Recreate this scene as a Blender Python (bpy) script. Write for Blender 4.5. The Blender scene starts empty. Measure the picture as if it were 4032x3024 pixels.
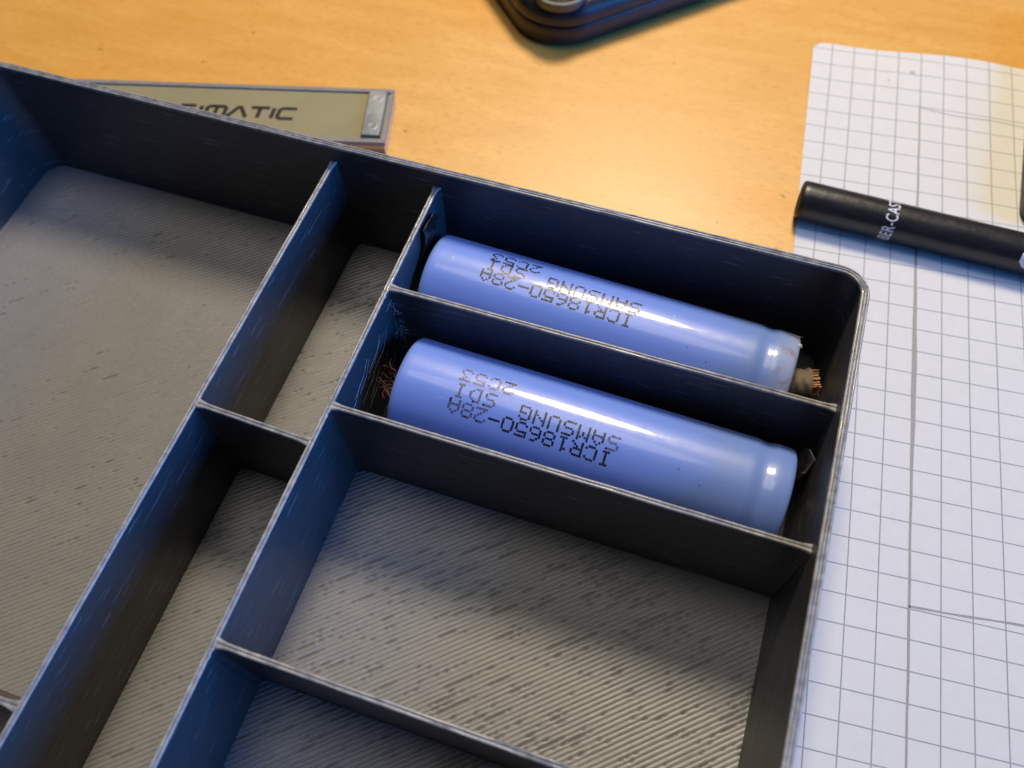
import bpy, bmesh, math, random
import numpy as np
from mathutils import Vector, Matrix

random.seed(7); rng = np.random.default_rng(11)
MM = 0.001
TZ = 1.35                     # tray floor surface stands this many mm above the table top
def V(x, y, z): return Vector((x*MM, y*MM, (z+TZ)*MM))

# ------------------------------------------------------------------ camera
scene = bpy.context.scene
cd = bpy.data.cameras.new('camera'); cam = bpy.data.objects.new('camera', cd)
scene.collection.objects.link(cam); scene.camera = cam
RV = np.array([2.6101, 0.4185, -0.1345]); CP = (47.915, -93.893, 139.462); FPX = 3386.56
th = np.linalg.norm(RV); k = RV/th
K = np.array([[0,-k[2],k[1]],[k[2],0,-k[0]],[-k[1],k[0],0]])
R = np.eye(3)+math.sin(th)*K+(1-math.cos(th))*K@K
M = Matrix(((R[0,0],-R[1,0],-R[2,0]),(R[0,1],-R[1,1],-R[2,1]),(R[0,2],-R[1,2],-R[2,2]))).to_4x4()
M.translation = V(*CP); cam.matrix_world = M
cd.sensor_fit = 'HORIZONTAL'; cd.sensor_width = 36.0; cd.lens = FPX/4032*36.0
cd.clip_start = 0.005; cd.clip_end = 20
cd.dof.use_dof = True; cd.dof.focus_distance = 0.138; cd.dof.aperture_fstop = 20

# ------------------------------------------------------------------ world, lamps, exposure
w = bpy.data.worlds.new('World'); scene.world = w; w.use_nodes = True
bg = w.node_tree.nodes['Background']; bg.inputs[0].default_value = (0.45,0.55,1.0,1); bg.inputs[1].default_value = 0.04
def lamp(name, loc, target, power, col, shape, sx, sy):
    l = bpy.data.lights.new(name, 'AREA'); l.shape = shape; l.size = sx*MM; l.size_y = sy*MM
    l.energy = power; l.color = col
    o = bpy.data.objects.new(name, l); scene.collection.objects.link(o)
    o.location = V(*loc); o.rotation_euler = (V(*target)-V(*loc)).to_track_quat('-Z','Y').to_euler(); return o
lamp('desk_lamp', (-10, 280, 440), (30,0,0), 3.0, (1.0,0.83,0.58), 'DISK', 125, 125)
lamp('ceiling_lamp', (-220, 230, 1900), (30,-20,0), 9.5, (1.0,0.93,0.83), 'DISK', 800, 800)
lamp('window', (1050, 0, 350), (20,-10,15), 17.0, (0.04,0.29,1.0), 'RECTANGLE', 500, 560)
vs = scene.view_settings; vs.view_transform = 'Standard'; vs.look = 'None'; vs.exposure = 0; vs.gamma = 1; vs.use_curve_mapping = False
scene.render.engine = 'CYCLES'

# ------------------------------------------------------------------ helpers
def link(o, parent=None):
    scene.collection.objects.link(o)
    if parent: o.parent = parent
    return o
def tag(o, label, cat, group=None):
    o['label'] = label; o['category'] = cat
    if group: o['group'] = group
    return o
def empty(name, loc=(0,0,-TZ), label=None, cat=None, group=None, rotz=0):
    o = bpy.data.objects.new(name, None); o.empty_display_size = 0.01
    o.location = V(*loc); o.rotation_euler = (0,0,rotz); link(o)
    if label: tag(o, label, cat, group)
    return o
class MB:
    """collects vertices in mm (tray frame, or the parent's frame when raw=True) and faces"""
    def __init__(s): s.v = []; s.f = []; s.m = []
    def add(s, vs, fs, mi=0):
        b = len(s.v); s.v += [tuple(p) for p in vs]; s.f += [tuple(i+b for i in q) for q in fs]; s.m += [mi]*len(fs)
    def box(s, x0,x1,y0,y1,z0,z1, mi=0):
        s.add([(x0,y0,z0),(x1,y0,z0),(x1,y1,z0),(x0,y1,z0),(x0,y0,z1),(x1,y0,z1),(x1,y1,z1),(x0,y1,z1)],
              [(3,2,1,0),(4,5,6,7),(0,1,5,4),(1,2,6,5),(2,3,7,6),(3,0,4,7)], mi)
    def grid(s, rows, closed_u=False, closed_v=False, mi=0):
        n=len(rows); m=len(rows[0]); b=len(s.v)
        for r in rows: s.v += [tuple(p) for p in r]
        for i in range(n if closed_u else n-1):
            for j in range(m if closed_v else m-1):
                s.f.append((b+i*m+j, b+i*m+(j+1)%m, b+((i+1)%n)*m+(j+1)%m, b+((i+1)%n)*m+j)); s.m.append(mi)
    def tube(s, pts, rad, seg=6, mi=0, cap=True):
        pts=[Vector(p) for p in pts]; rows=[]
        for i,p in enumerate(pts):
            d=(pts[min(i+1,len(pts)-1)]-pts[max(i-1,0)]).normalized()
            u=d.cross(Vector((0,0,1)));
            if u.length<1e-4: u=d.cross(Vector((0,1,0)))
            u.normalize(); q=d.cross(u); r=rad[i] if hasattr(rad,'__len__') else rad
            rows.append([p+(u*math.cos(a)+q*math.sin(a))*r for a in [2*math.pi*t/seg for t in range(seg)]])
        b=len(s.v); s.grid(rows, closed_v=True, mi=mi)
        if cap:
            s.f.append(tuple(b+t for t in range(seg))); s.m.append(mi)
            s.f.append(tuple(b+(len(pts)-1)*seg+t for t in reversed(range(seg)))); s.m.append(mi)
    def slab(s, poly, z0, z1, mi=0):
        n=len(poly); s.add([(x,y,z0) for x,y in poly]+[(x,y,z1) for x,y in poly],
            [tuple(reversed(range(n))), tuple(range(n,2*n))]+[(i,(i+1)%n,n+(i+1)%n,n+i) for i in range(n)], mi)
    def build(s, name, mats, parent=None, raw=False, smooth=False, angle=None, recalc=True):
        me = bpy.data.meshes.new(name)
        me.from_pydata([(x*MM,y*MM,(z+(0 if raw else TZ))*MM) for x,y,z in s.v], [], s.f)
        if not isinstance(mats,(list,tuple)): mats=[mats]
        for m in mats: me.materials.append(m)
        if len(mats)>1:
            for p,i in zip(me.polygons, s.m): p.material_index=i
        if recalc:
            bm=bmesh.new(); bm.from_mesh(me); bmesh.ops.recalc_face_normals(bm, faces=bm.faces); bm.to_mesh(me); bm.free()
        if smooth:
            for p in me.polygons: p.use_smooth=True
            if angle: me.set_sharp_from_angle(angle=math.radians(angle))
        me.update(); return link(bpy.data.objects.new(name, me), parent)

# ------------------------------------------------------------------ materials
class Nt:
    def __init__(s, name):
        s.m = bpy.data.materials.new(name); s.m.use_nodes=True; s.t=s.m.node_tree; s.n=s.t.nodes
        s.p = s.n['Principled BSDF']; s.out = s.n['Material Output']
    def new(s, ty, **kw):
        n = s.n.new(ty)
        for k_,v_ in kw.items():
            if isinstance(v_, (int,float,str,bool)) and hasattr(n,k_): setattr(n,k_,v_)
        return n
    def l(s, a, b): s.t.links.new(a, b)
    def set(s, **kw):
        for k_,v_ in kw.items():
            i = s.p.inputs[k_.replace('_',' ')]; i.default_value = v_ if not isinstance(v_,tuple) else (*v_,1)[:len(i.default_value)]
    def coords(s, scale, rot=(0,0,0)):
        c_ = s.new('ShaderNodeTexCoord'); mp = s.new('ShaderNodeMapping')
        mp.inputs['Scale'].default_value = scale; mp.inputs['Rotation'].default_value = rot
        s.l(c_.outputs['Object'], mp.inputs['Vector']); return mp.outputs[0]
    def noise(s, vec, scale=1, detail=4, rough=0.55):
        n = s.new('ShaderNodeTexNoise'); n.inputs['Scale'].default_value=scale; n.inputs['Detail'].default_value=detail; n.inputs['Roughness'].default_value=rough
        s.l(vec, n.inputs['Vector']); return n.outputs['Fac']
    def ramp(s, fac, stops):
        r = s.new('ShaderNodeValToRGB'); e = r.color_ramp.elements
        while len(e)<len(stops): e.new(0.5)
        for q,(po,co) in zip(e, stops): q.position=po; q.color=(*co,1) if isinstance(co,tuple) else (co,co,co,1)
        s.l(fac, r.inputs[0]); return r.outputs[0]
    def mix(s, fac, a, b, mode='MIX'):
        n = s.new('ShaderNodeMix'); n.data_type='RGBA'; n.blend_type=mode
        for so,va in ((n.inputs[0],fac),(n.inputs[6],a),(n.inputs[7],b)):
            if isinstance(va,(int,float)): so.default_value=va
            elif isinstance(va,tuple): so.default_value=(*va,1)
            else: s.l(va, so)
        return n.outputs[2]
    def math(s, op, a, b=0.0, c=0.0):
        n = s.new('ShaderNodeMath'); n.operation=op
        for i,va in enumerate((a,b,c)):
            if isinstance(va,(int,float)): n.inputs[i].default_value=va
            else: s.l(va, n.inputs[i])
        return n.outputs[0]
    def bump(s, h, strength, dist):
        b = s.new('ShaderNodeBump'); b.inputs['Strength'].default_value=strength; b.inputs['Distance'].default_value=dist*MM
        s.l(h, b.inputs['Height']); s.l(b.outputs[0], s.p.inputs['Normal'])
    def base(s, c_): s.l(c_, s.p.inputs['Base Color'])

def simple(name, col, rough=0.5, metal=0.0, noise_amt=0.0, nscale=600, bump=0.0, coat=0.0, spec=0.5):
    t = Nt(name); t.set(Base_Color=col, Roughness=rough, Metallic=metal); t.p.inputs['Coat Weight'].default_value=coat
    t.p.inputs['Specular IOR Level'].default_value = spec
    f = t.noise(t.coords((nscale,)*3), 1, 5)
    if noise_amt:
        t.base(t.mix(f, tuple(c_*(1-noise_amt) for c_ in col), tuple(min(1,c_*(1+noise_amt)) for c_ in col)))
        t.l(t.ramp(f, [(0.25,max(0,rough-0.12)),(0.75,min(1,rough+0.12))]), t.p.inputs['Roughness'])
    if bump: t.bump(f, bump, 0.1)
    return t.m

# printed grey plastic: fine layers on the walls (horizontal), some pale scuffs
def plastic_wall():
    t = Nt('printed_plastic_shaded_wall'); t.set(Roughness=0.42)
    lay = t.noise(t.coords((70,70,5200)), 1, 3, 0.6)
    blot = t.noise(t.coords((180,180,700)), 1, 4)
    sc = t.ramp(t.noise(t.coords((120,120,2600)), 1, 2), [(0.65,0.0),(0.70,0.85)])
    c_ = t.mix(blot, (0.044,0.045,0.050), (0.060,0.061,0.066))  # same plastic as the floor, darkened to put the walls' shade into the colour
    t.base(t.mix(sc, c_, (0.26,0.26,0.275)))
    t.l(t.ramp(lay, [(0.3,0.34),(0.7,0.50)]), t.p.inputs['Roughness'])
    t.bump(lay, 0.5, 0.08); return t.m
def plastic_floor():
    t = Nt('printed_plastic_lit_floor'); t.set(Roughness=0.40); t.p.inputs['Specular IOR Level'].default_value=0.6
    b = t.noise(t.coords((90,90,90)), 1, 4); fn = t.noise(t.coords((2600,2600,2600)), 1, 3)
    t.base(t.mix(b, (0.178,0.180,0.186), (0.212,0.214,0.220)))  # same plastic as the walls, lightened so the colour carries the lamp light
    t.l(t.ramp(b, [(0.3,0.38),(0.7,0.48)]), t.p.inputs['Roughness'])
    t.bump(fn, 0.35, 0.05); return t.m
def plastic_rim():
    t = Nt('printed_plastic_lit_rim'); t.set(Roughness=0.38)
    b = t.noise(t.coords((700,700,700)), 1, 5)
    t.base(t.ramp(b, [(0.25,(0.16,0.16,0.165)),(0.5,(0.25,0.25,0.255)),(0.72,(0.36,0.36,0.36))]))  # same plastic again, paled to paint in the bright gloss of the top edges
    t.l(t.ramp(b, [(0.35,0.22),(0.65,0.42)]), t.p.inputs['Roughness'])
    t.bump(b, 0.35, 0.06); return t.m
def wood():
    t = Nt('beech_table_top'); t.set(Roughness=0.42)
    v1 = t.coords((45,210,210), (0,0,0.05)); v2 = t.coords((420,2000,2000), (0,0,0.05)); v3 = t.coords((9,9,9))
    g = t.noise(v1,1,6,0.6); fl = t.noise(v2,1,3,0.6); big = t.noise(v3,1,3)
    c_ = t.ramp(g, [(0.30,(0.585,0.305,0.062)),(0.55,(0.635,0.340,0.075)),(0.75,(0.685,0.380,0.090))])
    c_ = t.mix(t.ramp(fl,[(0.50,0.0),(0.70,0.7)]), c_, (0.47,0.215,0.038))
    c_ = t.mix(t.ramp(big,[(0.35,0.0),(0.7,0.35)]), c_, (0.60,0.270,0.038))
    nk = t.ramp(t.noise(t.coords((190,260,200)),1,2), [(0.725,0.0),(0.75,0.75)])
    c_ = t.mix(nk, c_, (0.22,0.10,0.035))
    t.base(c_); t.l(t.ramp(g,[(0.3,0.36),(0.7,0.50)]), t.p.inputs['Roughness'])
    t.p.inputs['Coat Weight'].default_value=0.36; t.p.inputs['Coat Roughness'].default_value=0.38
    t.bump(fl, 0.12, 0.05); return t.m
def paper():
    t = Nt('squared_paper'); t.set(Roughness=0.85); t.p.inputs['Specular IOR Level'].default_value=0.2
    tc = t.new('ShaderNodeTexCoord'); sp = t.new('ShaderNodeSeparateXYZ'); t.l(tc.outputs['Object'], sp.inputs[0])
    wob = t.noise(t.coords((900,900,900)),1,2)
    def line(o):
        x = t.math('MULTIPLY', o, 200.0)                    # 5 mm squares
        fr = t.math('ABSOLUTE', t.math('SUBTRACT', t.math('FRACT', t.math('ADD', x, 0.5)), 0.5))
        fr = t.math('ADD', fr, t.math('MULTIPLY', t.math('SUBTRACT', wob, 0.5), 0.012))
        m = t.new('ShaderNodeMapRange'); m.interpolation_type='SMOOTHSTEP'
        m.inputs['From Min'].default_value=0.012; m.inputs['From Max'].default_value=0.030; m.inputs['To Min'].default_value=1; m.inputs['To Max'].default_value=0
        t.l(fr, m.inputs['Value']); return m.outputs[0]
    ln = t.math('MAXIMUM', line(sp.outputs[0]), line(sp.outputs[1]))
    fib = t.noise(t.coords((500,500,500)),1,5)
    pc = t.mix(fib, (0.58,0.575,0.545), (0.64,0.635,0.605))
    spk = t.ramp(t.noise(t.coords((330,330,330)),1,1), [(0.80,0.0),(0.83,0.6)])
    pc = t.mix(spk, pc, (0.25,0.25,0.28))
    t.base(t.mix(t.math('MULTIPLY', ln, 0.9), pc, (0.24,0.255,0.265)))
    t.bump(fib, 0.15, 0.05); return t.m
def wrap(dirt):
    t = Nt('battery_wrap'); t.set(Roughness=0.28); t.p.inputs['Coat Weight'].default_value=0.32; t.p.inputs['Coat Roughness'].default_value=0.07
    b = t.noise(t.coords((60,60,60)),1,4); f = t.noise(t.coords((900,900,900)),1,4)
    c_ = t.mix(b, (0.138,0.238,0.66), (0.156,0.262,0.71))
    scr = t.ramp(t.noise(t.coords((420,1500,1500),(0.2,0.3,0.6)),1,2), [(0.775,0.0),(0.80,0.55)])
    c_ = t.mix(scr, c_, (0.50,0.56,0.75))
    dk = t.ramp(t.noise(t.coords((700,700,700)),1,1), [(0.81,0.0),(0.83,0.8)])
    c_ = t.mix(dk, c_, (0.05,0.06,0.16))
    if dirt:
        tc = t.new('ShaderNodeTexCoord'); sp = t.new('ShaderNodeSeparateXYZ'); t.l(tc.outputs['Object'], sp.inputs[0])
        e = t.new('ShaderNodeMapRange'); e.inputs['From Min'].default_value=0.0605; e.inputs['From Max'].default_value=0.064; t.l(sp.outputs[0], e.inputs['Value'])
        n_ = t.ramp(t.noise(t.coords((380,380,380)),1,4), [(0.50,0.0),(0.64,0.7)])
        c_ = t.mix(t.math('MULTIPLY', e.outputs[0], 0.45), c_, (0.40,0.45,0.60))
        c_ = t.mix(t.math('MULTIPLY', e.outputs[0], n_), c_, (0.20,0.11,0.07))
    t.base(c_); t.l(t.ramp(f,[(0.35,0.34),(0.7,0.44)]), t.p.inputs['Roughness']); t.bump(f,0.05,0.04); return t.m

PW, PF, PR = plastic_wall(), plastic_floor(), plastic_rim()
INK = simple('print_ink', (0.010,0.011,0.028), 0.35, 0, 0.4, 1500)
INKF = simple('faded_print_ink', (0.065,0.075,0.185), 0.4, 0, 0.35, 1500)
STEEL = simple('steel_can', (0.55,0.55,0.56), 0.35, 1.0, 0.1)
COPPER = simple('bare_copper', (0.36,0.185,0.10), 0.5, 0.85, 0.25, 2500)
OXCOPPER = simple('dull_copper', (0.075,0.025,0.024), 0.6, 0.1, 0.35, 2500)
CORD = simple('worn_cord_sleeve', (0.145,0.115,0.085), 0.8, 0, 0.5, 1400, 0.8)
TAPE = simple('black_tape', (0.012,0.012,0.015), 0.28, 0, 0.3, 900, 0.6)
GREYTAPE = simple('grey_brown_tape', (0.11,0.095,0.09), 0.5, 0, 0.4, 1200, 0.6)
RUBBER = simple('black_rubber', (0.016,0.016,0.018), 0.55, 0, 0.3, 900, 0.3)

# ------------------------------------------------------------------ table
m = MB(); m.box(-700,900,-500,700,-30-TZ,-TZ)
o = m.build('table_top', wood()); o['kind'] = 'structure'; o['label'] = 'orange beech wood table top'

# ------------------------------------------------------------------ graph paper (local frame: x,y along the squares, origin on the ruled pencil line)
GA = 0.0858
pp = empty('graph_paper', (92.5,-10.84,-TZ), 'sheet of white squared paper with ruled pencil lines, partly under the tray', 'paper', rotz=GA)
def pz(x, y):                                        # gentle waves towards the free top edge
    f = max(0.0, min(1.0,(y-38)/60))
    return f*(0.35+0.35*math.sin(x/9.0+0.8)+0.25*math.sin(y/13.0))+0.02
xs = np.concatenate([[-23.6,-23.2,-22],np.arange(-19.5,126,3.5)]); ys = np.concatenate([np.arange(-108,100,4),[101.2,102]])
m = MB(); top=[]; bot=[]
for y in ys:
    r=[]
    for x in xs:
        ex = x-(0.022*(y+10) if x<-19 else 0.0)*0.35
        yy = y + (0.5*math.sin(x/7.0)+0.3 if y>101 else 0) - (2.2*max(0,(-21.5-x)/2.1) if y>101 else 0)
        r.append((ex,yy,pz(x,y)+0.09))
    top.append(r); bot.append([(x,y,z-0.085) for x,y,z in r])
m.grid(top); m.grid(bot)
nb=len(xs); ny=len(ys); off=nb*ny
ring=[j for j in range(nb)]+[i*nb+nb-1 for i in range(1,ny)]+[(ny-1)*nb+j for j in range(nb-2,-1,-1)]+[i*nb for i in range(ny-2,0,-1)]
for a,b in zip(ring, ring[1:]+ring[:1]): m.f.append((a,b,b+off,a+off)); m.m.append(0)
m.build('sheet', paper(), pp, raw=True, smooth=True, angle=40)
PENCIL = simple('pencil_graphite', (0.29,0.275,0.265), 0.6, 0, 0.4, 2500)
def ribbon(pts, ws, z=0.115):
    m = MB(); n=len(pts); L=[];Rr=[]
    for i,(x,y) in enumerate(pts):
        a=pts[max(0,i-1)]; b=pts[min(n-1,i+1)]; d=Vector((b[0]-a[0],b[1]-a[1])).normalized(); q=Vector((-d.y,d.x)); h=ws[i]/2
        L.append((x+q.x*h,y+q.y*h,z+pz(x,y))); Rr.append((x-q.x*h,y-q.y*h,z+pz(x,y)))
    m.grid([L,Rr]); return m.build('pencil_line', PENCIL, pp, raw=True, recalc=False)
yy=np.arange(85.5,-110,-1.5)
ribbon([(0.05*math.sin(y/9)+0.03*math.sin(y/2.3),y) for y in yy], [0.40+0.05*math.sin(y/7)+0.50*math.exp(-((y-17)/22)**2) for y in yy])
ribbon([(x, 84.9-1.1*min(1,x/9)-0.25*math.sin(x/3.3)) for x in np.arange(0,60,1.2)], [0.22]*50)
ribbon([(x, -29.6+0.95*(1-math.exp(-x/7))-0.25*math.sin(x/4)-0.006*x) for x in np.arange(0,60,1.2)], [0.36+0.08*math.sin(x) for x in range(50)])

# ------------------------------------------------------------------ the 3D printed tray
XL,XR,YF,H,HD,TW = -92.2,73.3,-128.0,27.0,23.3,1.36
tray = empty('storage_tray', (0,0,-TZ), 'dark grey 3D printed tray with compartments and a rounded rim', 'tray')
tray_mw = tray.matrix_world.copy()
def rr_path(off, step=1.1):                                    # rounded rectangle, counter-clockwise, offset outwards
    r0 = 3.65; pts=[]
    cs=[(XR-r0,-r0,0),(XL+r0,-r0,90),(XL+r0,YF+r0,180),(XR-r0,YF+r0,270)]
    for i,(cx,cy,a0) in enumerate(cs):
        for t in range(9):
            a=math.radians(a0+t*90/8); pts.append((cx+(r0+off)*math.cos(a), cy+(r0+off)*math.sin(a)))
        nx=cs[(i+1)%4]; a=math.radians(a0+90)
        p0=(cx+(r0+off)*math.cos(a),cy+(r0+off)*math.sin(a)); p1=(nx[0]+(r0+off)*math.cos(a),nx[1]+(r0+off)*math.sin(a))
        n=int((abs(nx[0]-cx)+abs(nx[1]-cy))/step)
        for t in range(1,n): pts.append((p0[0]+(p1[0]-p0[0])*t/n, p0[1]+(p1[1]-p0[1])*t/n))
    return pts
def bead_profile(width, nb, z):                                # (offset, z, on_top)
    bw = width/nb; pr=[]
    for b in range(nb):
        for t in (0.0,0.14,0.32,0.5,0.68,0.86): pr.append((bw*(b+t), z-0.20*(2*abs(t-0.5))**3, True))
    pr.append((width, z-0.20, True)); return pr
def walk(n, amp, sm=0.55):
    a=rng.normal(0,amp,n+8); return np.convolve(a,[0.2,0.3,0.3,0.2],'same')[4:4+n]
prof = [(0,-0.9,False),(0,H-0.5,False)]+bead_profile(TW,3,H)+[(TW,H-0.5,False),(TW,-1.2,False),(0.2,-1.2,False)]
n0=len(rr_path(0)); jit={}
for pi,(o_,z_,tp) in enumerate(prof): jit[pi]=walk(n0,0.030) if tp else np.zeros(n0)
m=MB(); rows=[]
for pi,(o_,z_,tp) in enumerate(prof):
    pa=rr_path(o_); rows.append([(x,y,z_+jit[pi][i]) for i,(x,y) in enumerate(pa)])
m.grid(rows, closed_v=True)
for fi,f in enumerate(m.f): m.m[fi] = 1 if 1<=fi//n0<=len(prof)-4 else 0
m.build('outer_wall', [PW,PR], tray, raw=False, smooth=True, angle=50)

def divider(p0, p1, h=HD, wdt=0.98, flare=(1,1), step=0.9, rip=None):
    p0=Vector(p0); p1=Vector(p1); d=p1-p0; L=d.length; d/=L; q=Vector((-d.y,d.x)); n=max(8,int(L/step))
    prf=[(-0.5,-0.6,False),(-0.5,h-0.45,False)]+[(a/0.98-0.5,z,t) for a,z,t in bead_profile(0.98,2,h)]+[(0.5,h-0.45,False),(0.5,-0.6,False)]
    js=[walk(n+1,0.032) if t else np.zeros(n+1) for a,z,t in prf]; wv=walk(n+1,0.03); rows=[]
    for pi,(a,z,t) in enumerate(prf):
        r=[]
        for i in range(n+1):
            s=L*i/n; ww=wdt+flare[0]*0.9*math.exp(-max(0,s-0.5)/0.5)+flare[1]*0.9*math.exp(-max(0,L-0.5-s)/0.5)
            pt=p0+d*s+q*(a*ww+wv[i]*(0.6 if step>0.5 else 0.2)+(rip(s) if rip else 0)); r.append((pt.x,pt.y,z+js[pi][i]))
        rows.append(r)
    m=MB(); m.grid(rows)
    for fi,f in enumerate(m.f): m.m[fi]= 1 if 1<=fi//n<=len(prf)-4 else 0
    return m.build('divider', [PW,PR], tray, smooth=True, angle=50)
XA=-20.0
divider((XA,0.5),(XA,YF-0.5)); divider((0,0.5),(0,YF-0.5),step=0.28,rip=lambda s_:sum(0.085*math.sin(2*math.pi*(s_-c_)/1.25)*math.exp(-(s_-c_)/2.2) for c_ in (23.6,46.7,84.2) if s_>c_))
divider((0.05,-22.55),(XR+0.5,-22.6)); divider((0.05,-45.65),(XR+0.5,-45.7)); divider((0.05,-83.2),(XR+0.5,-83.2))
divider((XA+0.05,-51.7),(-0.05,-52.4)); divider((XL-0.5,-98.6),(XA-0.05,-98.6))
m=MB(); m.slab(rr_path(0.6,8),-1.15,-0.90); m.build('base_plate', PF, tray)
# floor: extruded lines laid at an angle, with open gaps between some of them
ang=math.radians(41); ca,sa=math.cos(ang),math.sin(ang); PITCH=0.76; DU=0.36
cx,cy=(XL+XR)/2,(YF)/2; UU=118; VV=112
nu=int(2*UU/DU); nl=int(2*VV/PITCH)
u=-UU+DU*np.arange(nu+1)
lz=np.zeros((nl*3+1,nu+1)); vv=np.zeros(nl*3+1)
slow=rng.normal(0,1,(nl+1,nu//8+3)); xi=np.linspace(0,slow.shape[1]-1,nu+1)
from math import floor as _fl
def interp(a): 
    i0=np.clip(np.floor(xi).astype(int),0,a.shape[1]-2); f=xi-i0; return a[:,i0]*(1-f)+a[:,i0+1]*f
gapn=interp(slow); regn=rng.normal(0,1,(nl//10+2,nu//50+3))
ri=np.linspace(0,regn.shape[0]-1.001,nl+1); r0=np.floor(ri).astype(int); rf=(ri-r0)[:,None]
xr=np.linspace(0,regn.shape[1]-1.001,nu+1); c0=np.floor(xr).astype(int); cf=(xr-c0)[None,:]
reg=(regn[r0][:,c0]*(1-rf)+regn[r0+1][:,c0]*rf)*(1-cf)+(regn[r0][:,c0+1]*(1-rf)+regn[r0+1][:,c0+1]*rf)*cf
Xq=cx+u[None,:]*ca-(-VV+PITCH*np.arange(nl+1))[:,None]*sa
gap=(gapn*1.0+0.45*reg+rng.normal(0,0.58,gapn.shape)-0.95*(Xq<-19.8)-0.2*(Xq<-0.2))>1.30
hgt=interp(rng.normal(0,0.020,(nl+1,nu//8+3)))+rng.normal(0,0.008,(nl+1,nu+1))
for l in range(nl):
    vv[3*l]=-VV+PITCH*l; vv[3*l+1]=vv[3*l]+PITCH*0.135; vv[3*l+2]=vv[3*l]+PITCH*0.865
    lz[3*l]=-0.135+hgt[l]*0.6-0.62*gap[l]; lz[3*l+1]=-0.03+hgt[l]-0.015*gap[l]; lz[3*l+2]=-0.03+hgt[l]-0.015*gap[l+1]
vv[-1]=-VV+PITCH*nl; lz[-1]=-0.13
vj=np.tile(vv[:,None],(1,nu+1)); 
vj[0::3][:, :]+=rng.normal(0,0.025,vj[0::3].shape)
Xg=cx+u[None,:]*ca-vj*sa; Yg=cy+u[None,:]*sa+vj*ca
xm=(Xg[:-1,:-1]+Xg[1:,1:])/2; ym=(Yg[:-1,:-1]+Yg[1:,1:])/2
ok=(xm>XL-0.4)&(xm<XR+0.4)&(ym>YF-0.4)&(ym<0.4)
ii,jj=np.nonzero(ok); ncol=nu+1
quads=np.stack([ii*ncol+jj, ii*ncol+jj+1, (ii+1)*ncol+jj+1, (ii+1)*ncol+jj],1)
used=np.unique(quads); remap=np.full(Xg.size,-1); remap[used]=np.arange(len(used))
co=np.stack([Xg.ravel()[used],Yg.ravel()[used],lz.ravel()[used]+TZ],1)*MM
me=bpy.data.meshes.new('floor_lines'); q=remap[quads]
me.vertices.add(len(co)); me.vertices.foreach_set('co',co.ravel().astype(np.float32))
me.loops.add(q.size); me.loops.foreach_set('vertex_index',q.ravel().astype(np.int32))
me.polygons.add(len(q)); me.polygons.foreach_set('loop_start',np.arange(0,q.size,4,dtype=np.int32)); 
me.polygons.foreach_set('use_smooth',np.ones(len(q),dtype=bool))
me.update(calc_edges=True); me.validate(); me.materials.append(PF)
fl=link(bpy.data.objects.new('floor_lines',me),tray); fl['kind']='stuff'
# fine plastic strings left by the printer in two corners
m=MB()
for i in range(26):
    b=Vector((0.6+random.random()*0.4,-23.3-random.random()*0.5,9+13*random.random())); pts=[b]
    d=Vector((random.uniform(0.2,1),random.uniform(-1,0.2),random.uniform(-0.6,0.9)))
    for t in range(5): pts.append(pts[-1]+d*0.35+Vector((random.uniform(-.3,.3),random.uniform(-.3,.3),random.uniform(-.35,.35))))
    m.tube(pts,0.035,4)
for i in range(14):
    z=4+15*random.random(); y=-25-random.random()*16
    m.tube([(0.62,y,z),(0.75,y-2.5,z-1.2-random.random()),(0.62,y-5-3*random.random(),z-3)],0.03,4)
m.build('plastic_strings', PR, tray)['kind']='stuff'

# ------------------------------------------------------------------ batteries (local frame: x along the axis, y=0 z=0 on the axis)
FONT={'I':["111","010","010","010","010","010","111"],'C':["01110","10001","10000","10000","10000","10001","01110"],
'R':["11110","10001","10001","11110","10100","10010","10001"],'1':["010","110","010","010","010","010","111"],
'8':["01110","10001","10001","01110","10001","10001","01110"],'6':["00110","01000","10000","11110","10001","10001","01110"],
'5':["11111","10000","11110","00001","00001","10001","01110"],'0':["01110","10001","10001","10001","10001","10001","01110"],
'-':["00000","00000","00000","11111","00000","00000","00000"],'2':["01110","10001","00001","00010","00100","01000","11111"],
'A':["00100","01010","10001","10001","11111","10001","10001"],'S':["01111","10000","10000","01110","00001","00001","11110"],
'M':["10001","11011","10101","10101","10001","10001","10001"],'U':["10001","10001","10001","10001","10001","10001","01110"],
'N':["10001","10001","11001","10101","10011","10001","10001"],'G':["01110","10001","10000","10111","10001","10001","01111"],
'D':["11100","10010","10001","10001","10001","10010","11100"],'3':["11111","00010","00100","00010","00001","10001","01110"]}
RB=9.15
FILM=simple('pale_torn_film',(0.42,0.48,0.62),0.35,0,0.2,900)
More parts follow.
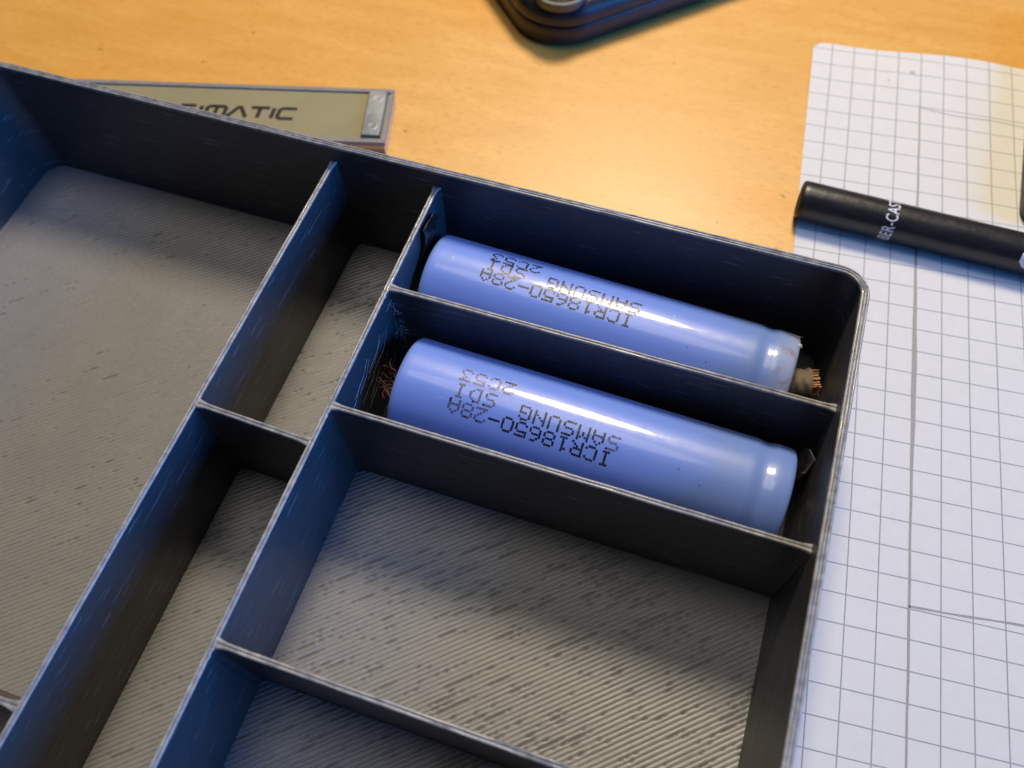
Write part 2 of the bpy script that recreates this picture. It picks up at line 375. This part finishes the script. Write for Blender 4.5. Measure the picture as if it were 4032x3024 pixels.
def battery(A, B, label, lines, dirt):
    A=Vector(A); B=Vector(B); ax=(B-A).normalized(); L=(B-A).length
    t=empty('battery', (0,0,0), label, 'battery')
    uy=Vector((0,0,1)).cross(ax).normalized(); uz=ax.cross(uy)
    mw=Matrix((ax,uy,uz)).transposed().to_4x4(); mw.translation=V(*A); t.matrix_world=mw
    pr=[(0.05,6.6),(0.0,7.6),(0.0,8.55),(0.12,8.9),(0.4,9.1),(0.9,RB)]+[(s,RB) for s in np.linspace(2,57.4,30)]+\
       [(58.0,RB),(58.5,RB-0.03),(59.0,RB-0.12),(59.5,RB-0.22),(60.0,RB-0.25),(60.5,RB-0.20),(61.0,RB-0.08),(61.5,RB+0.01),(62.2,RB+0.02),(63.0,RB-0.02),(L-1.0,RB-0.06),(L-0.5,RB-0.13),(L-0.2,RB-0.28),(L-0.03,RB-0.55),(L,RB-1.0),(L,RB-2.2),(L-0.05,RB-2.8)]
    m=MB(); seg=72
    m.grid([[(s,r*math.cos(2*math.pi*j/seg),r*math.sin(2*math.pi*j/seg)) for j in range(seg)] for s,r in pr], closed_v=True)
    m.build('wrapper', wrap(dirt), t, raw=True, smooth=True)
    for s,d in ((0.12,1),(L-0.15,-1)):
        m=MB(); m.add([(s,6.9*math.cos(2*math.pi*j/40),6.9*math.sin(2*math.pi*j/40)) for j in range(40)]+[(s+d*0.4,0,0)],[(j,(j+1)%40,40) for j in range(40)])
        if d<0: m.tube([(s,0,0),(s+0.9,0,0)],[3.1,2.9],24)
        m.build('end_cap', STEEL, t, raw=True)
    if dirt:                                                     # torn, curled bits of wrap at the end
        m=MB()
        for a in (-50,-45,24,47):
            a=math.radians(a+random.uniform(-2,2)); w_=random.uniform(0.05,0.11); l_=random.uniform(0.15,0.4); R_=RB-0.35
            P=lambda s_,r_,q_:(s_,r_*math.sin(a+q_),r_*math.cos(a+q_))
            t0=[P(L-0.5,R_+0.25,-w_),P(L-0.5,R_+0.25,w_),P(L+l_*0.6,R_+0.1,w_*0.7),P(L+l_,R_+random.uniform(-.3,.5),-w_*0.2)]
            m.add(t0+[(x,y*0.993,z*0.993) for x,y,z in t0],[(0,1,2,3),(7,6,5,4),(0,1,5,4),(1,2,6,5),(2,3,7,6),(3,0,4,7)])
        m.build('torn_wrap_edge', FILM, t, raw=True)
    sc=[(27.2,6,1.5,0.22,20),(28.6,3,1.1,0.25,-35),(27.6,-6,1.6,0.20,12),(12.0,3,1.5,0.10,28),(4.4,2,0.9,0.14,80),(44,9,0.7,0.12,70),(20.5,12,0.5,0.12,60)] if dirt else \
       [(8.5,-24,1.3,0.09,10),(6.3,4,0.6,0.13,50),(48,-14,1.2,0.06,65),(30,-3,0.5,0.10,30),(55,-24,0.9,0.07,20)]
    for s0,a0,ln_,w_,an in sc:                                   # pale scuffs in the film
        m=MB(); an=math.radians(an); up=[]; lo=[]
        for i in range(7):
            q_=i/6-0.5; wv_=w_*math.sqrt(max(0.03,1-4*q_*q_))*random.uniform(0.6,1.2)
            for sg,ar in ((1,up),(-1,lo)):
                x_=q_*ln_*math.cos(an)-sg*wv_/2*math.sin(an); y_=q_*ln_*math.sin(an)+sg*wv_/2*math.cos(an)+0.5*w_*math.cos(5*q_)
                aa=math.radians(a0)+y_/RB; ar.append((s0+x_,(RB+0.016)*math.sin(aa),(RB+0.016)*math.cos(aa)))
        m.grid([up,lo]); m.build('scuff_mark', FILM, t, raw=True, recalc=False)
    m=MB(); DX,DY=0.40,0.345
    for txt,s0,a0,slope,pitch,fad in lines:                     # s0: centre of the first letter, read towards smaller s; a0: mid-height angle
        for ci,ch in enumerate(txt):
            if ch==' ': continue
            g=FONT[ch]; wd=len(g[0]); sc=s0-pitch*ci
            for rr in range(7):
                for cc in range(wd):
                    if g[rr][cc]!='1': continue
                    s=sc-(cc-(wd-1)/2)*DX+random.gauss(0,0.015); a=math.radians(a0+slope*(s0-sc))-(3-rr)*DY/RB+random.gauss(0,0.0012)
                    rd=0.222+random.gauss(0,0.012); R_=RB+0.012; vs=[]
                    for e in range(8):
                        th_=2*math.pi*e/8; aa=a+rd*math.sin(th_)/R_
                        vs.append((s+rd*math.cos(th_), R_*math.sin(aa), R_*math.cos(aa)))
                    m.add(vs,[tuple(range(8))], 1 if fad(ci) and random.random()<0.92 else 0)
    m.build('printed_text', [INK,INKF], t, raw=True)
    return t
no=lambda i:False; yes=lambda i:True
battery((2.3,-10.4,RB),(67.3,-12.75,RB+0.2),'blue cylindrical battery with crisp print and a torn end, against the back wall',
  [('ICR18650-28A',36.7,-12.0,0.15,2.33,no),('SAMSUNG',37.3,5.0,0.06,2.45,no),('SDI',16.6,6.4,0.06,2.6,no),('2C53',18.7,20.3,0.12,2.42,no)], True)
battery((5.85,-32.7,RB),(70.4,-34.1,RB),'blue cylindrical battery with faded print between the two lengthwise dividers',
  [('ICR18650-28A',36.3,-33.2,0.19,2.31,lambda i:i>8),('SAMSUNG',36.9,-16.8,0.20,2.43,lambda i:i==0),('SDI',16.3,-11.8,0.05,2.6,yes),('2C53',18.4,6.6,0.05,2.42,lambda i:i>0)], False)

# ------------------------------------------------------------------ small loose bits round the batteries
# copper cord stub at the torn end
cs=empty('copper_wire_stub',(67.9,-11.4,9.7),'frayed stub of copper wire in a brown cord sleeve beside the torn battery end','wire')
def rel(p): return (p[0]-67.9,p[1]+11.4,p[2]-9.7)
P0=Vector((67.7,-12.3,10.2)); P1=Vector((71.2,-11.5,10.5)); d=(P1-P0).normalized()
m=MB(); n=16; rows=[]
uu=d.cross(Vector((0,0,1))).normalized(); ww=uu.cross(d)
for i in range(n+1):
    p=P0+(P1-P0)*i/n; rows.append([rel(p+(uu*math.cos(a)+ww*math.sin(a))*(2.45+0.10*math.sin(3*a+i*0.9)+random.gauss(0,0.05)+(0.15 if i>n-4 else 0))) for a in [2*math.pi*j/28 for j in range(28)]])
m.grid(rows,closed_v=True); m.f.append(tuple(range(28))); m.m.append(0)
m.build('cord_sleeve',CORD,cs,raw=True,smooth=True)
m=MB()
for i in range(120):
    r=2.25*math.sqrt(random.random()); a=2*math.pi*random.random(); b=P1-d*0.8+(uu*math.cos(a)+ww*math.sin(a))*r
    sp=(uu*math.cos(a)+ww*math.sin(a))*r*0.07; e=b+d*(1.75+0.5*random.random())+sp+Vector((0,random.uniform(-.12,.12),random.uniform(-.12,.12)))
    e.x=min(e.x,73.15); m.tube([rel(b),rel((b+e)/2+Vector((0,random.uniform(-.1,.1),random.uniform(-.1,.1)))),rel(e)],0.17,5)
m.build('copper_strands',COPPER,cs,raw=True)['kind']='stuff'
# round black cap behind it
m=MB(); seg=36; rows=[]
for r,z in ((2.7,0.02),(2.75,0.3),(2.75,3.6),(2.55,3.9),(2.2,3.9),(2.15,3.75),(1.9,3.75),(1.85,3.9),(0.2,3.92)):
    rows.append([(69.9+r*math.cos(2*math.pi*j/seg),-3.6+r*math.sin(2*math.pi*j/seg),z) for j in range(seg)])
m.grid(rows,closed_v=True); m.f.append(tuple(range(seg))); m.m.append(0); m.f.append(tuple(8*seg+j for j in range(seg))); m.m.append(0)
tag(m.build('rubber_cap',RUBBER,None,smooth=True,angle=40),'small round black cap on the tray floor behind the copper stub','cap')
# dull copper fuzz at the other battery's flat end
m=MB()
for i in range(34):
    p=Vector((random.uniform(2.2,5.2),random.uniform(-35.2,-31.9),random.uniform(8.5,13.2))); pts=[p]; dv=Vector((random.uniform(-1,.6),random.uniform(-1,1),random.uniform(-1,1)))
    for t in range(6):
        dv=(dv+Vector((random.uniform(-.8,.8),random.uniform(-.8,.8),random.uniform(-.8,.8)))).normalized(); q_=pts[-1]+dv*0.5
        pts.append(Vector((min(5.6,max(0.9,q_.x)),q_.y,q_.z)))
    m.tube(pts,0.11,5)
m.tube([(2.0,-34.8,11),(1.9,-36.2,8.0),(2.6,-37.3,4.0),(3.4,-37.6,0.3)],0.12,5); m.tube([(3.0,-35,11),(2.9,-36.6,8.5),(3.3,-37.6,5.0),(4.2,-38,2.4)],0.12,5)
m.tube([(3.4,-32.4,10),(2.6,-33.0,11.3),(1.2,-32.3,11.5)],0.09,5)
tag(m.build('copper_wire_tangle',OXCOPPER),'tangle of dull reddish copper strands at the flat end of the faded battery','wire')
# folded black tape against the divider
def strip(name,pts,xf,th,mat,label,cat):
    n=len(pts); cyy=sum(p[0] for p in pts)/n; czz=sum(p[1] for p in pts)/n; m=MB()
    ring=[(xf(y,z),y,z) for y,z in pts]; mid=[(xf(y*0.5+cyy*0.5,z*0.5+czz*0.5)+random.uniform(-.25,.25),y*0.5+cyy*0.5,z*0.5+czz*0.5) for y,z in pts]
    for s in (0,th):
        b=len(m.v); m.v+=[(x+s,y,z) for x,y,z in ring]+[(x+s,y,z) for x,y,z in mid]+[(xf(cyy,czz)+s,cyy,czz)]
        for i in range(n):
            j=(i+1)%n; m.f+=[(b+i,b+j,b+n+j,b+n+i),(b+n+i,b+n+j,b+2*n)]; m.m+=[0,0]
    o_=2*n+1
    for i in range(n): m.f.append((i,(i+1)%n,o_+(i+1)%n,o_+i)); m.m.append(0)
    return tag(m.build(name,mat),label,cat)
strip('tape_strip',[(-4.9,22.3),(-4.1,20.4),(-5.4,18.4),(-6.6,16.5),(-7.5,12),(-9.5,9),(-12.4,10),(-12.0,16.8),(-10.3,18.9),(-9.8,21),(-9.5,22.6),(-7.5,22.6)],
      lambda y,z:1.15+0.03*(y+8)+0.25*math.sin(z*0.7),0.16,TAPE,'crumpled black tape between the crossing divider and the torn battery','tape')
strip('tape_flap',[(-23.4,10),(-27.2,17.0),(-30.6,20.2),(-31.2,16.5),(-30.3,12.5),(-28.5,3.0),(-26.0,0.05),(-24,3)],
      lambda y,z:71.7+0.025*(z-8)+0.2*math.sin(y),0.15,GREYTAPE,'grey brown tape flap sticking up past the end of the faded battery','tape')

# ------------------------------------------------------------------ LCD module behind the tray
LC=math.radians(14.6)
lcd=empty('display_module',(-23.4,24.9,-TZ),'flat LCD module with olive glass and black lettering, behind the tray','display',rotz=LC)
GREYPL=simple('grey_bezel_plastic',(0.20,0.195,0.195),0.4,0,0.15,500)
OLIVE=simple('olive_lcd_glass',(0.26,0.235,0.135),0.32,0,0.06,60,0,0.5)
CLIP=simple('tinned_metal_clip',(0.27,0.30,0.34),0.38,0.8,0.05,150,0.0)
CLEAR=simple('reflective_side_plastic',(0.50,0.46,0.42),0.22,0.75,0.15,400)
m=MB(); m.box(-85,-0.4,0.0,16.0,0.05,3.0); m.build('side_body',CLEAR,lcd,raw=True)
m=MB(); m.box(-84.9,-0.2,-0.1,0.95,3.003,4.15); m.box(-84.9,-0.2,15.05,16.1,3.003,4.15); m.box(-84.9,-84.0,0.953,15.047,3.003,4.15); m.box(-0.9,-0.2,0.953,15.047,3.003,4.0)
m.build('bezel',GREYPL,lcd,raw=True)
m=MB(); m.box(-83.9,-0.95,0.96,15.04,3.003,3.75); m.build('glass_panel',OLIVE,lcd,raw=True)
m=MB(); rows=[]
for x,z in ((-5.7,3.8),(-5.65,4.45),(-5.4,4.65),(-1.6,4.65),(-1.35,4.45),(-1.3,3.8)):
    rows.append([(x+(0.35 if y>15 else 0)*0,y,z) for y in (1.6,1.75,4,8,12,14.6,14.9)])
m.grid(rows)
b=len(m.v); m.f.append(tuple(i*7 for i in range(6))); m.m.append(0); m.f.append(tuple(i*7+6 for i in reversed(range(6)))); m.m.append(0)
cl=m.build('metal_clip',CLIP,lcd,raw=True,smooth=True,angle=35)
for yy_ in (4.3,12.6):
    m=MB(); seg=24; m.grid([[(-3.5+r*math.cos(2*math.pi*j/seg),yy_+r*math.sin(2*math.pi*j/seg),z) for j in range(seg)] for r,z in ((1.15,4.655),(1.05,4.672),(0.95,4.672),(0.85,4.66),(0.05,4.66))],closed_v=True)
    m.build('pressed_dimple',CLIP,cl,raw=True,smooth=True)
# lettering: G I M A T I C drawn with strokes; height about 3 mm, reading along +x
def stroke(m,pts,wd,z0,z1,sh=0.12):
    pts=[(x+sh*y,y) for x,y in pts]
    L=[];Rr=[];n=len(pts)
    for i,(x,y) in enumerate(pts):
        d0=Vector((pts[i][0]-pts[i-1][0],pts[i][1]-pts[i-1][1])).normalized() if i>0 else None
        d1=Vector((pts[i+1][0]-x,pts[i+1][1]-y)).normalized() if i<n-1 else None
        if d0 is None: d0=d1
        if d1 is None: d1=d0
        t=(d0+d1).normalized(); q=Vector((-t.y,t.x)); h=wd/2/max(0.5,q.dot(Vector((-d1.y,d1.x))))
        L.append((x+q.x*h,y+q.y*h)); Rr.append((x-q.x*h,y-q.y*h))
    m.slab(L+Rr[::-1],z0,z1)
m=MB(); h=3.05; wd=0.92; x0=-22.0
def lt(strokes,xo):
    for s_ in strokes: stroke(m,[(x+xo,y+6.35) for x,y in s_],wd,3.755,3.80)
lt([[(3.9,h),(0.9,h),(0.2,h-0.5),(0.1,0.5),(0.7,0),(3.8,0)]],x0-4.2)                      # C
lt([[(0,0),(0,h)]],x0-5.4)                                                                # I
lt([[(0,h),(4.2,h)],[(2.1,h-0.36),(2.1,0)]],x0-10.6)                                      # T
lt([[(0,0),(1.9,h-0.1),(2.5,h-0.1),(4.3,0)]],x0-15.4)                                     # A
lt([[(0,0),(0,h-0.5),(0.5,h),(3.7,h),(4.2,h-0.5),(4.2,0)],[(2.1,h-0.36),(2.1,0)]],x0-20.4) # M
lt([[(0,0),(0,h)]],x0-21.8)                                                               # I
lt([[(4.0,h),(0.9,h),(0.2,h-0.5),(0.1,0.5),(0.7,0),(3.4,0),(3.9,0.5),(3.9,1.4),(2.2,1.4)]],x0-27.2) # G
m.build('lettering',simple('black_print',(0.012,0.012,0.012),0.45,0,0.2,800),lcd,raw=True)

# ------------------------------------------------------------------ black pen on the paper
PX0,PY0,PRD=63.6,36.1,3.85
pen=empty('marker_pen',(PX0,PY0,PRD-TZ+0.12),'thick black pen with white lettering lying on the squared paper','pen',rotz=math.radians(-0.9))
def penbody():
    t=Nt('black_lacquer_barrel'); t.set(Base_Color=(0.014,0.013,0.015),Roughness=0.3)
    v=t.coords((130,900,900)); f=t.noise(v,1,5,0.65); g=t.noise(t.coords((420,420,420)),1,3)
    t.base(t.mix(t.ramp(g,[(0.6,0.0),(0.72,0.6)]),(0.012,0.012,0.014),(0.032,0.027,0.022)))
    t.p.inputs['Specular IOR Level'].default_value=0.5; t.l(t.ramp(f,[(0.3,0.26),(0.7,0.44)]),t.p.inputs['Roughness']); t.bump(g,0.6,0.14); return t.m
m=MB(); seg=40; pr=[(0.35,0.2),(0.3,3.1),(0.0,3.3),(0.05,3.5),(0.3,3.72),(0.8,3.82),(1.6,PRD)]+[(s,PRD) for s in np.linspace(4,90,24)]+[(100,3.4),(112,1.6),(114,0.2)]
m.grid([[(s,r*math.cos(2*math.pi*j/seg),r*math.sin(2*math.pi*j/seg)) for j in range(seg)] for s,r in pr],closed_v=True)
m.build('barrel',penbody(),pen,raw=True,smooth=True,angle=60)
WHITE=simple('white_print',(0.72,0.74,0.78),0.5,0,0.08,900)
m=MB(); rows=[]                                             # white label patch, rounded corners
for i in range(15):
    s=42.6+i*0.9; e=max(0,1-(s-42.6)/2.2); a0=22+22*e*e; a1=92-22*e*e
    rows.append([(s,(PRD+0.03)*math.sin(math.radians(-a)),(PRD+0.03)*math.cos(math.radians(a))) for a in np.linspace(a0,a1,14)])
m.grid(rows); m.build('white_label',WHITE,pen,raw=True,smooth=True)
cu=bpy.data.curves.new('lettering','FONT'); cu.body='FABER-CASTELL'; cu.size=3.3; cu.space_character=1.05
to=bpy.data.objects.new('tmp_text',cu); scene.collection.objects.link(to); bpy.context.view_layer.update()
dg=bpy.context.evaluated_depsgraph_get(); tm=bpy.data.meshes.new_from_object(to.evaluated_get(dg))
bpy.data.objects.remove(to)
bm=bmesh.new(); bm.from_mesh(tm); bmesh.ops.triangulate(bm,faces=bm.faces)
bmesh.ops.subdivide_edges(bm,edges=[e for e in bm.edges if e.calc_length()>0.5],cuts=2)
txs=[v.co.x for v in bm.verts]; tw=max(txs)
for v in bm.verts:
    arc=(v.co.x-0.47*tw)*0.66; a=arc/PRD-math.radians(40)      # text runs round the barrel, tops towards the pen's end
    s=18.9-v.co.y*1.0
    v.co=(s*MM,(PRD+0.02)*math.sin(a)*MM,(PRD+0.02)*math.cos(a)*MM)
bm.to_mesh(tm); bm.free(); tm.materials.append(WHITE); tm.name='lettering'
link(bpy.data.objects.new('lettering',tm),pen)

# ------------------------------------------------------------------ black handset at the far edge
ph=empty('phone',(-0.9,63.2,-TZ),'black rounded phone corner with a metal camera ring, far end of the table','phone',rotz=math.radians(44))
def rrect(x0,x1,y0,y1,r,n=10):
    P=[]
    for cx_,cy_,a0 in ((x1-r,y1-r,0),(x0+r,y1-r,90),(x0+r,y0+r,180),(x1-r,y0+r,270)):
        for t in range(n+1):
            a=math.radians(a0+90*t/n); P.append((cx_+r*math.cos(a),cy_+r*math.sin(a)))
    return P
m=MB(); rows=[]
for ins,z in ((1.6,0.02),(0.5,0.5),(0.05,1.6),(0.0,5.2),(0.25,5.55),(0.75,5.6),(0.75,5.9),(0.2,5.95),(0.15,7.2),(0.6,8.8),(1.8,10.0),(3.2,10.55),(4.6,10.6)):
    rows.append([(x,y,z) for x,y in rrect(ins,142-ins,ins,70-ins,13-ins*0.7)])
m.grid(rows,closed_v=True); nn=len(rows[0]); m.f.append(tuple(range(nn))); m.m.append(0); m.f.append(tuple(12*nn+j for j in range(nn))); m.m.append(0)
m.build('shell',simple('black_phone_shell',(0.012,0.012,0.016),0.34,0,0.25,300),ph,raw=True,smooth=True,angle=40)
m=MB(); seg=48
m.grid([[(9.6+r*math.cos(2*math.pi*j/seg),7.9+r*math.sin(2*math.pi*j/seg),z) for j in range(seg)] for r,z in ((6.5,9.6),(6.7,11.2),(6.4,11.5),(5.6,11.5),(5.3,11.2),(5.2,10.7))],closed_v=True)
m.build('camera_ring',simple('brushed_ring',(0.12,0.122,0.125),0.5,1.0,0.3,900),ph,raw=True,smooth=True,angle=40)
m=MB(); m.grid([[(9.6+r*math.cos(2*math.pi*j/seg),7.9+r*math.sin(2*math.pi*j/seg),z) for j in range(seg)] for r,z in ((5.25,10.9),(3.0,11.05),(0.05,11.1))],closed_v=True)
m.build('camera_glass',simple('lens_glass',(0.06,0.05,0.04),0.2,0.3,0.5,500,1.0),ph,raw=True,smooth=True)

# ------------------------------------------------------------------ added stand-in block right of the view, shaped for its shadow on the paper
m=MB(); rows=[]
for ins,z in ((0.8,0.15),(0.1,0.8),(0.0,2.0),(0.0,4.2),(0.5,4.8),(1.6,5.0)):
    rows.append([(x,y,z-TZ) for x,y in rrect(107.5+ins,150-ins,46+ins,112-ins,4-ins*0.6,6)])
m.grid(rows,closed_v=True); nn=len(rows[0]); m.f.append(tuple(range(nn))); m.m.append(0); m.f.append(tuple(5*nn+j for j in range(nn))); m.m.append(0)
tag(m.build('stand_in_block',simple('dark_blue_plastic',(0.012,0.014,0.03),0.45,0,0.3,300),None,smooth=True,angle=40),'low dark blue stand-in block on the squared paper, added for its shadow','block')
